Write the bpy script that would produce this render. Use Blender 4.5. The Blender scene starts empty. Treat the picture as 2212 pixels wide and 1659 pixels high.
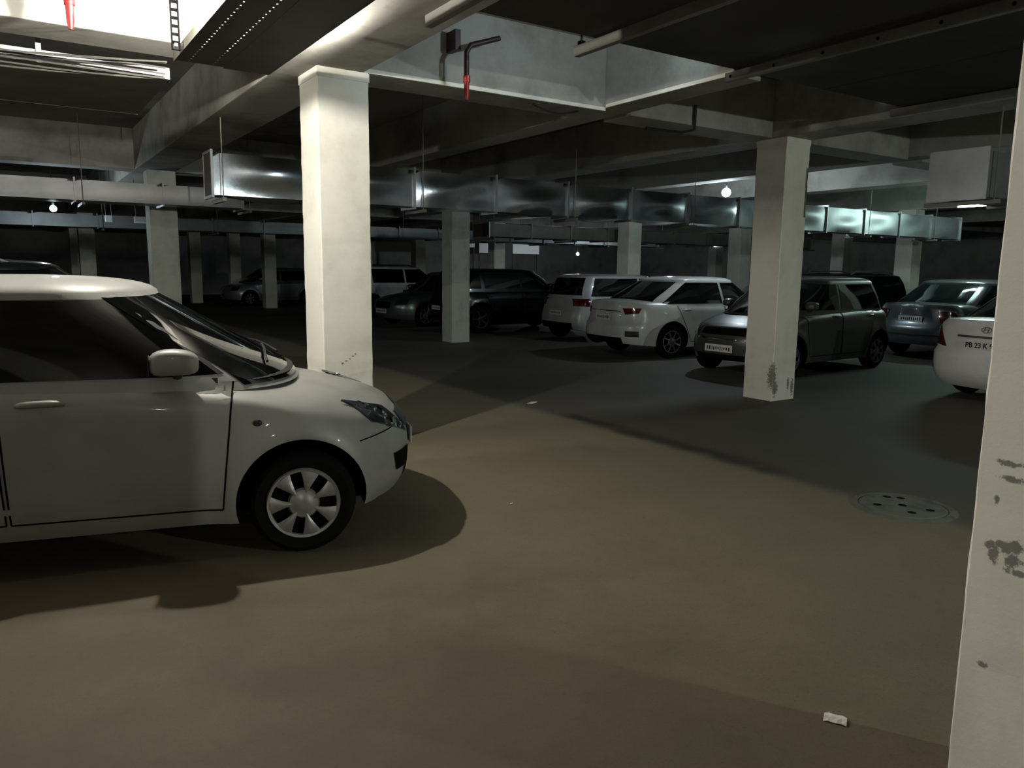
import bpy, bmesh, math, random
import numpy as np
from mathutils import Vector, Matrix
random.seed(7)
S = bpy.context.scene
COL = S.collection

# ------------------------------------------------------------------ camera
def make_camera():
    f, W = 1650.0, 2212.0
    pitch, roll, th, H = math.radians(8.55), math.radians(0.66), math.radians(56.5), 1.55
    Z = Vector((0, 0, 1)); F0 = Vector((math.cos(th), math.sin(th), 0)); R0 = F0.cross(Z)
    F = F0 * math.cos(pitch) - Z * math.sin(pitch); U0 = R0.cross(F)
    c, s = math.cos(roll), math.sin(roll)
    r = R0 * c - U0 * (-s); u = -(R0 * s - U0 * c)
    r = R0 * c + U0 * s; u = U0 * c - R0 * s
    cam = bpy.data.cameras.new('camera'); cam.sensor_width = 36; cam.lens = 36 * f / W
    cam.clip_start = 0.05; cam.clip_end = 200
    o = bpy.data.objects.new('camera', cam); COL.objects.link(o)
    M = Matrix((r, u, -F)).transposed().to_4x4(); M.translation = Vector((0, 0, H))
    o.matrix_world = M
    S.camera = o
make_camera()
S.view_settings.view_transform = 'Standard'; S.view_settings.look = 'None'
S.view_settings.exposure = 0.0; S.view_settings.gamma = 1.0; S.view_settings.use_curve_mapping = False
S.cycles.max_bounces = 8; S.cycles.diffuse_bounces = 4; S.cycles.glossy_bounces = 4
S.cycles.sample_clamp_indirect = 4.0
S.cycles.use_denoising = True
w = bpy.data.worlds.new('world'); S.world = w; w.use_nodes = True
w.node_tree.nodes['Background'].inputs[0].default_value = (0.02, 0.022, 0.025, 1)
w.node_tree.nodes['Background'].inputs[1].default_value = 0.0

# lamps of the garage and added unseen fill bulbs: (x, y, z, radius, strength, colour, label)
WARM = (1.0, 0.95, 0.86); COOL = (0.75, 0.90, 1.0)
LAMPS = [
    (0.73, 5.00, 3.020, .03, 7400, WARM, 'bare bulb under the slab behind the perforated cable tray'),
    (1.60, 5.10, 3.020, .010, 78000, WARM, 'small unseen bulb lying on top of the perforated cable tray'),  # unseen bulb, added to light the underside of the beam
    (3.90, 4.25, 3.44, .05, 420, COOL, 'cool bulb above the overhead duct, lighting the grey opening'),
    (11.3, 9.95, 3.0, .08, 420, COOL, 'glowing bulb hanging left of the pillar with the grey hatchback'),
    (17.0, 17.1, 2.42, .06, 420, COOL, 'small far bulb glowing above the white saloon'),
    (0.82, 15.9, 2.51, .055, 450, COOL, 'bulb glowing at the left under the flanged duct'),
    (-5.5, 5.3, 2.93, .06, 700, (1.0, .98, .9), 'added fill bulb over the row of bays beyond the left edge'),  # unseen fill, added to brighten the left faces of the pillars
    (-4.0, 6.60, 2.93, .06, 2600, (1.0, .98, .9), 'second added fill bulb beyond the left edge, close under the ceiling beam'),  # unseen fill, added for the large right pillar; hatchback shields the floor
    (-2.2, -3.6, 2.95, .06, 520, (1.0, 0.98, .92), 'unseen fill bulb behind the near parking bay'),  # unseen fill from behind the viewpoint, lifts the right pillar
    (5.9, -4.6, 2.5, .06, 4600, (0.92, 1.0, .93), 'added fill bulb out of view beyond the near right pillar'),  # unseen fill, added for viewer-facing sides at the right
    (26.0, 33.0, 2.4, .07, 1500, (.85, .92, 1.0), 'far bulb lighting the white hoardings on the end wall'),
]

# ------------------------------------------------------------------ materials
def srgb(r, g, b):
    return tuple(((c / 255) / 12.92 if c / 255 < .04045 else ((c / 255 + .055) / 1.055) ** 2.4) for c in (r, g, b)) + (1.0,)
def new_mat(name):
    m = bpy.data.materials.new(name); m.use_nodes = True
    nt = m.node_tree; b = nt.nodes['Principled BSDF']
    return m, nt, b
def N(nt, t, **k):
    n = nt.nodes.new(t)
    for a, v in k.items(): setattr(n, a, v)
    return n
def L(nt, a, b): nt.links.new(a, b)
def mix(nt, fac, a, b, mode='MIX'):
    n = N(nt, 'ShaderNodeMix', data_type='RGBA', blend_type=mode)
    for sock, v in ((n.inputs[0], fac), (n.inputs[6], a), (n.inputs[7], b)):
        if hasattr(v, 'links') or hasattr(v, 'is_linked'): L(nt, v, sock)
        else: sock.default_value = v
    return n.outputs[2]
def math_n(nt, op, a, b=0.0, clamp=False):
    n = N(nt, 'ShaderNodeMath', operation=op, use_clamp=clamp)
    for i, v in enumerate((a, b)):
        if hasattr(v, 'is_linked'): L(nt, v, n.inputs[i])
        else: n.inputs[i].default_value = v
    return n.outputs[0]
def noise(nt, vec, scale, detail=4, rough=.6):
    n = N(nt, 'ShaderNodeTexNoise'); n.inputs['Scale'].default_value = scale
    n.inputs['Detail'].default_value = detail; n.inputs['Roughness'].default_value = rough
    L(nt, vec, n.inputs['Vector']); return n.outputs['Fac']
def maprange(nt, v, a, b, c=0.0, d=1.0, smooth=True):
    n = N(nt, 'ShaderNodeMapRange', interpolation_type='SMOOTHSTEP' if smooth else 'LINEAR')
    L(nt, v, n.inputs['Value'])
    for k, x in (('From Min', a), ('From Max', b), ('To Min', c), ('To Max', d)): n.inputs[k].default_value = x
    return n.outputs['Result']
def plain(name, col, rough=.5, metal=0.0, coat=0.0, emit=None, es=0.0, mottled=0.0, scale=6.0, bump=0.0, spec=.5):
    m, nt, b = new_mat(name)
    b.inputs['Base Color'].default_value = col; b.inputs['Roughness'].default_value = rough
    b.inputs['Metallic'].default_value = metal; b.inputs['Coat Weight'].default_value = coat
    b.inputs['Coat Roughness'].default_value = .05; b.inputs['Specular IOR Level'].default_value = spec
    if emit: b.inputs['Emission Color'].default_value = emit + (1,); b.inputs['Emission Strength'].default_value = es
    if mottled or bump:
        tc = N(nt, 'ShaderNodeTexCoord'); f = noise(nt, tc.outputs['Object'], scale, 5)
        if mottled:
            d = tuple(c * (1 - mottled) for c in col[:3]) + (1,)
            L(nt, mix(nt, maprange(nt, f, .35, .7), col, d), b.inputs['Base Color'])
        if bump:
            bn = N(nt, 'ShaderNodeBump'); bn.inputs['Strength'].default_value = bump; bn.inputs['Distance'].default_value = .02
            L(nt, f, bn.inputs['Height']); L(nt, bn.outputs[0], b.inputs['Normal'])
    return m
def paint(name, col, metal=.3, rough=.32, coat=.8):
    m = plain(name, col, rough, metal, coat)
    nt = m.node_tree; b = nt.nodes['Principled BSDF']
    tc = N(nt, 'ShaderNodeTexCoord'); f = noise(nt, tc.outputs['Object'], 2.5, 5)
    d = tuple(c * .82 for c in col[:3]) + (1,)
    L(nt, mix(nt, maprange(nt, f, .4, .75), col, d), b.inputs['Base Color'])
    return m
M = {}
M['black'] = plain('black_plastic', srgb(20, 20, 20), .6)
M['gap'] = plain('dark_gap', srgb(6, 6, 6), .9, spec=.1)
M['glass'] = plain('tinted_glass', srgb(9, 11, 11), .04, spec=.6)
M['glass_green'] = plain('green_tinted_glass', srgb(20, 28, 27), .05, spec=.7)
M['tyre'] = plain('tyre_rubber', srgb(13, 13, 13), .85, spec=.15)
M['rim'] = plain('silver_rim', srgb(165, 163, 160), .35, .55, mottled=.25, scale=9)
M['dark_rim'] = plain('dull_rim', srgb(95, 95, 95), .4, .5)
M['chrome'] = plain('chrome', srgb(200, 200, 200), .12, 1.0)
M['lamp_glass'] = plain('headlamp_glass', srgb(44, 49, 55), .06, .3, 1.0)
M['lamp_red'] = plain('tail_lamp_red', srgb(74, 12, 13), .12, 0, .6)
M['plate'] = plain('number_plate_white', srgb(200, 200, 195), .5)
M['ink'] = plain('plate_ink', srgb(18, 18, 18), .6)
M['mirror'] = plain('mirror_face', srgb(120, 120, 120), .05, 1.0)
P_SILVER = paint('silver_paint', srgb(148, 148, 143), .2, .5, .2)
P_WHITE = paint('white_paint', srgb(215, 216, 212), .0, .3)
P_CHALK = paint('chalk_white_paint', srgb(190, 191, 187), .0, .3)
P_PALE = paint('pale_silver_paint', srgb(168, 168, 165), .1, .35)
P_GREY = paint('grey_paint', srgb(72, 72, 66), .4, .38, .4)
P_LEAD = paint('lead_grey_paint', srgb(92, 98, 100), .5, .32)
P_BLACK = paint('black_paint', srgb(6, 6, 7), .0, .25, .15)
P_GREEN = paint('dark_green_grey_paint', srgb(98, 112, 108), .6, .3)
P_STEEL = paint('steel_grey_paint', srgb(140, 146, 146), .5, .32)
P_NAVY = paint('dark_blue_paint', srgb(24, 32, 36), .4, .3)

def concrete(name, base, dark, scale=1.2, rough=.85, stains=(), bump=.15, speck=.35):
    m, nt, b = new_mat(name); tc = N(nt, 'ShaderNodeTexCoord'); ob = tc.outputs['Object']
    f1 = noise(nt, ob, scale, 6, .65); f2 = noise(nt, ob, scale * 14, 4, .7)
    c = mix(nt, maprange(nt, f1, .42, .72), base, dark)
    c = mix(nt, math_n(nt, 'MULTIPLY', maprange(nt, f2, .55, .8), speck), c, dark)
    if stains:
        fac = None
        wob = noise(nt, ob, 34, 5, .75)
        for (x, y, z, r, sx, sy, sz) in stains:
            mp = N(nt, 'ShaderNodeVectorMath', operation='SUBTRACT'); L(nt, ob, mp.inputs[0]); mp.inputs[1].default_value = (x, y, z)
            ms = N(nt, 'ShaderNodeVectorMath', operation='MULTIPLY'); L(nt, mp.outputs[0], ms.inputs[0]); ms.inputs[1].default_value = (1 / sx, 1 / sy, 1 / sz)
            ln = N(nt, 'ShaderNodeVectorMath', operation='LENGTH'); L(nt, ms.outputs[0], ln.inputs[0])
            v = math_n(nt, 'ADD', ln.outputs['Value'], math_n(nt, 'MULTIPLY', math_n(nt, 'SUBTRACT', wob, .5), r * 3.0))
            v = maprange(nt, v, r * .55, r, 1, 0)
            fac = v if fac is None else math_n(nt, 'MAXIMUM', fac, v)
        c = mix(nt, math_n(nt, 'MULTIPLY', fac, .85), c, tuple(x * .22 for x in dark[:3]) + (1,))
    L(nt, c, b.inputs['Base Color']); b.inputs['Roughness'].default_value = rough; b.inputs['Specular IOR Level'].default_value = .25
    bn = N(nt, 'ShaderNodeBump'); bn.inputs['Strength'].default_value = bump; bn.inputs['Distance'].default_value = .01
    L(nt, f2, bn.inputs['Height']); L(nt, bn.outputs[0], b.inputs['Normal'])
    return m
M['ceil'] = concrete('ceiling_concrete', srgb(150, 146, 138), srgb(96, 93, 88), .6)
M['beam'] = concrete('beam_concrete', srgb(165, 163, 155), srgb(120, 117, 110), .8)
M['wall'] = concrete('wall_paint', srgb(150, 150, 145), srgb(110, 110, 105), .5)
M['pillar_dim'] = concrete('dimmed_pillar_paint', srgb(168, 172, 160), srgb(140, 143, 132), 1.4, speck=.15)  # darker copy of the whitewash, shade put into the colour of overlit pillars
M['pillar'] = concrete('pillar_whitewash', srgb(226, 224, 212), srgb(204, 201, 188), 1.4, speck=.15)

FLOOR_OFF = (3.1, 7.7, 0)
def floor_mat():
    m, nt, b = new_mat('floor_concrete'); tc = N(nt, 'ShaderNodeTexCoord'); ob = tc.outputs['Object']
    sx = N(nt, 'ShaderNodeSeparateXYZ'); L(nt, ob, sx.inputs[0])
    om = N(nt, 'ShaderNodeVectorMath', operation='ADD'); L(nt, ob, om.inputs[0]); om.inputs[1].default_value = FLOOR_OFF
    f1 = noise(nt, om.outputs[0], .38, 4, .55); f2 = noise(nt, ob, 22, 5, .7); f3 = noise(nt, ob, 2.2, 5, .6); f4 = noise(nt, ob, 90, 2, .6)
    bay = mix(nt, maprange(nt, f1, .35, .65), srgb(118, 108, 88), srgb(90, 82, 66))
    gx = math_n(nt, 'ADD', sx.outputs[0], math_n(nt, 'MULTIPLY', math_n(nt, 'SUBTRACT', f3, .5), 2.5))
    bay = mix(nt, maprange(nt, gx, -.6, 3.6), mix(nt, .5, bay, srgb(74, 68, 54)), mix(nt, .55, bay, srgb(138, 129, 108)))  # colour graded along x to even out the lamp falloff on the bay
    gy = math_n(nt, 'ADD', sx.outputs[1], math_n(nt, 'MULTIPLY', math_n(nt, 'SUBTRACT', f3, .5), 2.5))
    bay = mix(nt, maprange(nt, gy, .6, 4.4, .38, 0), bay, srgb(70, 63, 50))  # colour darkened towards the viewer to offset overbright lamp light
    lane = mix(nt, maprange(nt, f1, .35, .7), srgb(86, 82, 73), srgb(72, 69, 62))
    wob = math_n(nt, 'MULTIPLY', math_n(nt, 'SUBTRACT', f3, .5), .22)
    xx = math_n(nt, 'ADD', sx.outputs[0], wob)
    c = mix(nt, maprange(nt, xx, 4.72, 4.98), bay, lane)
    # dirt washed along the joint between the two pours
    d = math_n(nt, 'ABSOLUTE', math_n(nt, 'SUBTRACT', xx, 4.98))
    j = math_n(nt, 'MULTIPLY', maprange(nt, d, .02, .2, 1, 0), maprange(nt, noise(nt, ob, 1.1, 4), .38, .62))
    yl = math_n(nt, 'MULTIPLY', maprange(nt, sx.outputs[1], 2.9, 3.6), maprange(nt, sx.outputs[1], 6.3, 6.6, 1, 0))
    c = mix(nt, math_n(nt, 'MULTIPLY', math_n(nt, 'MULTIPLY', j, yl), .75), c, srgb(38, 36, 32))
    c = mix(nt, math_n(nt, 'MULTIPLY', maprange(nt, f2, .5, .85), .35), c, srgb(66, 60, 50))
    c = mix(nt, math_n(nt, 'MULTIPLY', maprange(nt, f4, .45, .75), .25), c, srgb(70, 64, 54))
    c = mix(nt, math_n(nt, 'MULTIPLY', maprange(nt, f3, .55, .8), .25), c, srgb(72, 66, 55))
    L(nt, c, b.inputs['Base Color']); b.inputs['Roughness'].default_value = .75; b.inputs['Specular IOR Level'].default_value = .3
    bn = N(nt, 'ShaderNodeBump'); bn.inputs['Strength'].default_value = .12; bn.inputs['Distance'].default_value = .01
    L(nt, f2, bn.inputs['Height']); L(nt, bn.outputs[0], b.inputs['Normal'])
    return m
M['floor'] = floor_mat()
M['galv'] = plain('galvanised_steel', srgb(150, 152, 152), .45, .7, mottled=.2, scale=3)
M['galv_dull'] = plain('dusty_galvanised_steel', srgb(118, 116, 108), .6, .25, mottled=.25, scale=3)
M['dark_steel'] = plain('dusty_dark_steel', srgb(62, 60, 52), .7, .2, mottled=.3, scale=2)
M['foil'] = plain('shiny_foil_sheet', srgb(190, 198, 205), .26, 1.0, bump=.3, scale=2.2)
M['foil_dull'] = plain('dull_foil_sheet', srgb(165, 172, 172), .5, .8, bump=.3, scale=2.2, mottled=.15)
M['red'] = plain('red_pipe_paint', srgb(150, 22, 24), .4)
M['pipe_dark'] = plain('dark_pipe_paint', srgb(46, 26, 26), .5)
M['cable'] = plain('grey_cable', srgb(78, 77, 72), .6)
M['cable_dark'] = plain('black_cable', srgb(25, 25, 25), .6)
M['board'] = plain('white_board', srgb(215, 220, 220), .6)
M['paper'] = plain('white_paper', srgb(225, 222, 215), .8)
M['cover'] = concrete('manhole_cover_concrete', srgb(104, 108, 100), srgb(78, 82, 76), 6)

# ------------------------------------------------------------------ mesh helpers
def finish(bm, name, mat, parent=None, smooth=None, recalc=True):
    if recalc: bmesh.ops.recalc_face_normals(bm, faces=bm.faces)
    me = bpy.data.meshes.new(name); bm.to_mesh(me); bm.free()
    return link_mesh(me, name, mat, parent, smooth)
def link_mesh(me, name, mat, parent=None, smooth=None):
    mats = mat if isinstance(mat, (list, tuple)) else [mat]
    if len(me.materials) == 0:
        for x in mats: me.materials.append(x)
    if smooth is not None:
        me.polygons.foreach_set('use_smooth', [True] * len(me.polygons))
        me.set_sharp_from_angle(angle=math.radians(smooth))
    o = bpy.data.objects.new(name, me); COL.objects.link(o)
    if parent: o.parent = parent
    return o
def tag(o, label, cat, group=None, kind=None):
    o['label'] = label; o['category'] = cat
    if group: o['group'] = group
    if kind: o['kind'] = kind
    return o
def empty(name, loc=(0, 0, 0), rz=0.0):
    o = bpy.data.objects.new(name, None); COL.objects.link(o); o.location = loc; o.rotation_euler = (0, 0, rz); o.empty_display_size = .2
    return o
def bx(bm, x0, x1, y0, y1, z0, z1, bev=0.0):
    r = bmesh.ops.create_cube(bm, size=1.0, matrix=Matrix.Translation(((x0 + x1) / 2, (y0 + y1) / 2, (z0 + z1) / 2)) @ Matrix.Diagonal((abs(x1 - x0), abs(y1 - y0), abs(z1 - z0), 1)))
    if bev:
        es = list({e for v in r['verts'] for e in v.link_edges})
        bmesh.ops.bevel(bm, geom=es, offset=bev, segments=2, affect='EDGES', profile=.6)
def box(name, x0, x1, y0, y1, z0, z1, mat, parent=None, bev=0.0):
    bm = bmesh.new(); bx(bm, x0, x1, y0, y1, z0, z1, bev); return finish(bm, name, mat, parent)
def tube(bm, pts, r, n=8, caps=True):
    pts = [Vector(p) for p in pts]; rings = []
    for i, p in enumerate(pts):
        d = (pts[min(i + 1, len(pts) - 1)] - pts[max(i - 1, 0)]).normalized()
        a = d.orthogonal().normalized() if i == 0 else (pa - d * pa.dot(d)).normalized()
        pa = a; b = d.cross(a)
        rr = r[i] if isinstance(r, (list, tuple)) else r
        rings.append([bm.verts.new(p + (a * math.cos(t) + b * math.sin(t)) * rr) for t in [2 * math.pi * k / n for k in range(n)]])
    for A, B in zip(rings, rings[1:]):
        for k in range(n): bm.faces.new((A[k], A[(k + 1) % n], B[(k + 1) % n], B[k]))
    if caps: bm.faces.new(rings[0][::-1]); bm.faces.new(rings[-1])
def tube_obj(name, pts, r, mat, parent=None, n=8):
    bm = bmesh.new(); tube(bm, pts, r, n); return finish(bm, name, mat, parent, 40)
def lathe(bm, prof, n=40, axis='Y'):
    # prof: list of (radius, along); spun about the axis, open profile; radius 0 makes a pole
    rings = []
    for r, h in prof:
        if r < 1e-6:
            rings.append([bm.verts.new((0, h, 0) if axis == 'Y' else (0, 0, h))])
        else:
            rings.append([bm.verts.new((r * math.cos(t), h, r * math.sin(t)) if axis == 'Y' else (r * math.cos(t), r * math.sin(t), h)) for t in [2 * math.pi * k / n for k in range(n)]])
    for A, B in zip(rings, rings[1:]):
        if len(A) == 1 and len(B) == 1: continue
        for k in range(n):
            k2 = (k + 1) % n
            if len(A) == 1: bm.faces.new((A[0], B[k], B[k2]))
            elif len(B) == 1: bm.faces.new((A[k], A[k2], B[0]))
            else: bm.faces.new((A[k], A[k2], B[k2], B[k]))
def grid_mesh(bm, rows):
    V = [[bm.verts.new(p) for p in r] for r in rows]
    for A, B in zip(V, V[1:]):
        for k in range(len(A) - 1):
            try: bm.faces.new((A[k], A[k + 1], B[k + 1], B[k]))
            except ValueError: pass

# ------------------------------------------------------------------ setting
def structure(o): o['kind'] = 'structure'; return o
X0, X1, Y0, Y1 = -14.0, 40.0, -9.0, 44.0
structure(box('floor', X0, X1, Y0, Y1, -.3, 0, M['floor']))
structure(box('ceiling', X0, X1, Y0, Y1, 3.75, 4.05, M['ceil']))
structure(box('wall_west', X0 - .2, X0, Y0, Y1, 0, 3.75, M['wall']))
structure(box('wall_east', X1, X1 + .2, Y0, Y1, 0, 3.75, M['wall']))
structure(box('wall_south', X0, X1, Y0 - .2, Y0, 0, 3.75, M['wall']))
structure(box('wall_north', X0, X1, Y1, Y1 + .2, 0, 3.75, M['wall']))
BZ = 3.10
def beam(x0, x1, y0, y1, z0=BZ, z1=3.75):
    bm = bmesh.new(); bx(bm, x0, x1, y0, y1, z0, z1, .012)
    o = structure(finish(bm, 'ceiling_beam', M['beam'])); return o
for (a, b) in ((1.93, 2.54), (7.62, 8.12), (13.2, 13.7), (18.8, 19.3), (24.3, 24.8)): beam(a, b, Y0, Y1)
for (a, b) in ((5.08, 5.42), (10.5, 10.85), (-3.5, -3.0), (-9, -8.5)): beam(a, b, -9 if a < 0 else 4.46, Y1, 3.13)
for (a, b) in ((6.06, 6.5), (14.2, 14.65), (22.4, 22.85), (30.5, 31)):
    xs = [X0, 1.93, 2.54, 5.08, 5.42, 7.62, 8.12, 10.5, 10.85, 13.2, 13.7, 18.8, 19.3, 24.3, 24.8, X1]
    for i in range(0, len(xs), 2): beam(xs[i], xs[i + 1], a, b, 3.10)

structure(box('trim_1', 2.54, 5.07, 6.045, 6.06, 3.10, 3.135, M['pillar'], None, .004)); structure(box('trim_2', 5.065, 5.08, 4.46, 6.045, 3.13, 3.165, M['pillar'], None, .004))
# ------------------------------------------------------------------ pillars
def pillar(x, y, label, group=None, w=.43, h=BZ, mat=None, rough=.0022, collar=False):
    bm = bmesh.new(); nz = 40; rows = []
    rnd = random.Random(int(x * 100 + y * 7))
    segs = []
    c = .007                                     # worn arris
    base = [(c, 0), (w - c, 0), (w, c), (w, w - c), (w - c, w), (c, w), (0, w - c), (0, c)]
    jit = [[0.0] * 8 for _ in range(nz + 1)]
    for k in range(nz + 1):
        for i in range(8): jit[k][i] = rnd.uniform(-1, 1) * rough * (1 if 0 < k < nz else .3)
    for k in range(nz + 1):
        z = h * k / nz; ring = []
        for i, (px, py) in enumerate(base):
            j = jit[k][i]; ring.append(bm.verts.new((px + j * (1 if px < w / 2 else -1), py + j * (1 if py < w / 2 else -1), z)))
        rows.append(ring)
    for A, B in zip(rows, rows[1:]):
        for i in range(8): bm.faces.new((A[i], A[(i + 1) % 8], B[(i + 1) % 8], B[i]))
    bm.faces.new(rows[0][::-1]); bm.faces.new(rows[-1])
    root = empty('concrete_pillar', (x, y, 0)); tag(root, label, 'pillar', group, 'thing')
    finish(bm, 'shaft', mat or M['pillar'], root)
    if collar:
        box('plaster_collar', -.006, w + .006, -.006, w + .006, h - .075, h - .004, mat or M['pillar'], root, .006)
    return root
def pmat(name, stains): return concrete(name, srgb(226, 224, 212), srgb(204, 201, 188), 1.4, stains=stains, speck=.15)
pillar(2.15, 6.05, 'bright whitewashed square pillar standing behind the bonnet of the silver hatchback', collar=True,
       mat=pmat('near_pillar_paint', [(.02, 0, .70, .014, 1, 1, 1), (.16, 0, .757, .011, 1.3, 1, 1), (.19, 0, .775, .008, 1.6, 1, 1), (.22, 0, .793, .008, 1.6, 1, 1), (.25, 0, .812, .008, 1.6, 1, 1), (.274, 0, .83, .009, 1.2, 1, 1)]))
pillar(7.66, 5.88, 'grey white pillar with a dark scraped base, standing before the grey hatchback', collar=True,
       mat=pmat('scraped_pillar_paint', [(-.0, .0, .30, .07, 1.1, 1.3, 2.6), (.05, 0, .16, .05, 1.2, 1, 2.5), (.3, 0, .2, .03, 1, 1, 3), (.38, 0, .15, .03, 1, 1, 4)]))
pillar(2.17, .555, rough=.0015, label='large whitewashed pillar with brown scuffs close at the right edge of the view',
       mat=pmat('scuffed_pillar_paint', [(0, .38, .83, .016, 1, 1, 1), (0, .366, .81, .018, 1, 1, 1.4), (0, .352, .838, .013, 1, 1, 1), (0, .336, .83, .02, 1, .9, 1.3), (0, .316, .842, .024, 1, 1, 1.2), (0, .318, .803, .024, 1, 1, 1.2), (0, .30, .775, .022, 1, 1.7, .6), (0, .373, .955, .010, 1, 1, 1.6), (0, .34, 1.02, .010, 1, 4, 1), (0, .35, 1.06, .010, 1, 4, 1), (0, .36, .49, .010, 1, 2, 1)]))
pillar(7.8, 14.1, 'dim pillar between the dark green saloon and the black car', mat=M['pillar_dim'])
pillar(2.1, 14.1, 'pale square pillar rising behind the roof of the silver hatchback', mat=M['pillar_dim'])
pillar(13.25, 14.75, 'thin pale pillar rising behind the two white cars')
pillar(13.82, 5.55, 'pillar half hidden by the large right pillar, beside the silver saloon')
far = [(8.1, 28.9, 'lit pale pillar in the distance beside the left edge of the bright pillar'),
       (7.85, 33, 'dim distant pillar left of the lit pale one'),
       (1.95, 30, 'shorter of the two faint pillars above the dark off-roader roof'),
       (2.0, 27, 'taller of the two faint pillars above the dark off-roader roof'),
       (6.5, 34, 'darkest far pillar just right of the pale pillar behind the hatchback'),
       (13.6, 27.5, 'faint pillar above the white estate car'),
       (14.05, 22.4, 'far pillar with a lit left face above the black car'),
       (16.8, 14.2, 'narrow pale pillar just left of the scraped pillar'),
       (21.5, 14.2, 'bright small pillar beyond the roof of the grey hatchback'),
       (18.7, 10.5, 'dim pillar behind the left end of the silver saloon roof'),
       (25, 22.4, 'small distant pillar beside the white hoardings')]
for x, y, l in far: pillar(x, y, l)
for x, y in ((2.18, -7.4), (-3.6, -7.0), (-5.5, -2.2)):
    pillar(x, y, 'whitewashed pillar standing behind the viewpoint', 'pillars behind the viewpoint')

# ------------------------------------------------------------------ ceiling services
def perforated_sheet(bm, x0, x1, y0, y1, z, px, py, hx, hy):
    nx = int((x1 - x0) / px); ny = int((y1 - y0) / py)
    xs = []; ys = []
    for i in range(nx): a = x0 + i * px; xs += [a, a + (px - hx) / 2, a + (px + hx) / 2]
    xs.append(x0 + nx * px)
    for j in range(ny): a = y0 + j * py; ys += [a, a + (py - hy) / 2, a + (py + hy) / 2]
    ys.append(y0 + ny * py)
    V = [[bm.verts.new((x, y, z)) for y in ys] for x in xs]
    for i in range(len(xs) - 1):
        for j in range(len(ys) - 1):
            if i % 3 == 1 and j % 3 == 1 : continue
            bm.faces.new((V[i][j], V[i + 1][j], V[i + 1][j + 1], V[i][j + 1]))
# perforated tray running towards the viewer, left of the bright pillar
t = empty('perforated_cable_tray', (1.12, 3.0, 2.97)); tag(t, 'wide perforated cable tray running along the beam at the top left', 'cable tray')
bm = bmesh.new(); perforated_sheet(bm, 0, .3201, -1.2, 3.03, 0, .16, .07, .009, .014); bx(bm, .32, .64, -1.2, 3.03, -.002, 0)
finish(bm, 'tray_sheet', M['dark_steel'], t, recalc=False)
box('side_rail', -.012, 0, -1.2, 3.03, -.004, .058, M['dark_steel'], t); box('side_rail', .64, .652, -1.2, 3.03, -.004, .077, M['dark_steel'], t)
# tray along the far side of the opening, with sagging cables
t = empty('cable_tray', (-3.0, 6.72, 3.0)); tag(t, 'dark cable tray with loose cables beyond the bright opening at the top left', 'cable tray')
box("tray_sheet", 0, 4.2, 0, 1.7, -.01, 0, M['galv_dull'], t)
box("side_rail", 0, 4.2, -.012, 0, -.014, .07, M['galv'], t); box("side_rail", 0, 4.2, 1.7, 1.712, -.014, .07, M['galv_dull'], t)
box('strut', 3.31, 3.345, -.03, -.014, -.02, .5, M['galv'], t)
for k in range(7):
    pts = []
    for i in range(15):
        u = i / 14; x = .3 + 3.55 * u
        pts.append((x, 6.52 + .026 * k + .004 * math.sin(k * 1.7 + 5 * u), 3.10 - .05 - .045 * math.sin(math.pi * u) - .012 * k + .03 * math.sin(k + 7 * u) * u))
    pts = [(x - 2.7, y, z) for x, y, z in pts]
    tag(tube_obj('loose_cable', pts, .007, M['cable']), 'thin grey cable sagging among others below the opening at the top left', 'cable', 'loose cables by the left tray')
# slotted hanging strut
def slotted_strut(name, x, y, z0, z1, label, w=.045, d=.02, group=None, mat=None):
    r = empty(name, (x, y, z0)); tag(r, label, 'strut', group)
    bm = bmesh.new(); h = z1 - z0; n = max(2, int(h / .05))
    for sx in (-1, 1): bx(bm, sx * w / 2 - .004, sx * w / 2 + .004, -d, 0, 0, h)
    for k in range(n + 1):
        z = h * k / n; bx(bm, -w / 2 + .002, w / 2 - .002, -.004, 0, max(0, z - .01), min(h, z + .01))
    finish(bm, 'channel', mat or M['galv'], r)
    box('bolt', -.01, .01, -.03, -.004, .02, .04, M['galv'], r)
    return r
slotted_strut('hanging_strut', 1.05, 5.62, 2.94, 3.745, 'slotted steel strut hanging in front of the bright opening at the top left', mat=M['gap'])
# wide duct over the near bay, with struts across below it
t = empty('overhead_duct', (2.6, -2.0, 3.16)); tag(t, 'wide dark duct spanning the near ceiling at the top of the view', 'duct')
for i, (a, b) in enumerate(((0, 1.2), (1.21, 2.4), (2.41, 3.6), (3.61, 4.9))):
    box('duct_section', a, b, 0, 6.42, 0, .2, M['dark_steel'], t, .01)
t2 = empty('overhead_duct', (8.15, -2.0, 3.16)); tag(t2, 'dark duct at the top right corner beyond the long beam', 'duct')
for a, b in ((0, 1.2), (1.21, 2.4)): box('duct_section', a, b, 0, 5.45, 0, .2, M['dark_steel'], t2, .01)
def ceiling_strut(x, y0, y1, z, label, holes=True, w=.05, h=.07):
    r = empty('ceiling_strut', (x, y0, z)); tag(r, label, 'strut', 'struts under the overhead duct')
    box('channel', 0, w, 0, y1 - y0, 0, h, M['galv_dull'], r, .003)
    if holes:
        n = int((y1 - y0) / .42)
        for k in range(n):
            bm = bmesh.new(); lathe(bm, [(0, -.004), (.012, -.004), (.012, .004), (0, .004)], 10)
            bmesh.ops.rotate(bm, verts=bm.verts, cent=(0, 0, 0), matrix=Matrix.Rotation(math.pi / 2, 3, 'Z'))
            bmesh.ops.translate(bm, verts=bm.verts, vec=(-.001, y1 - y0 - .06 - .42 * k, h * .5)); finish(bm, 'bolt', M['gap'], r)
    return r
a = ceiling_strut(3.56, -1.9, 4.62, 3.075, 'dim strut under the duct, ending by a bolted rod above the red pipe', False)
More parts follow.
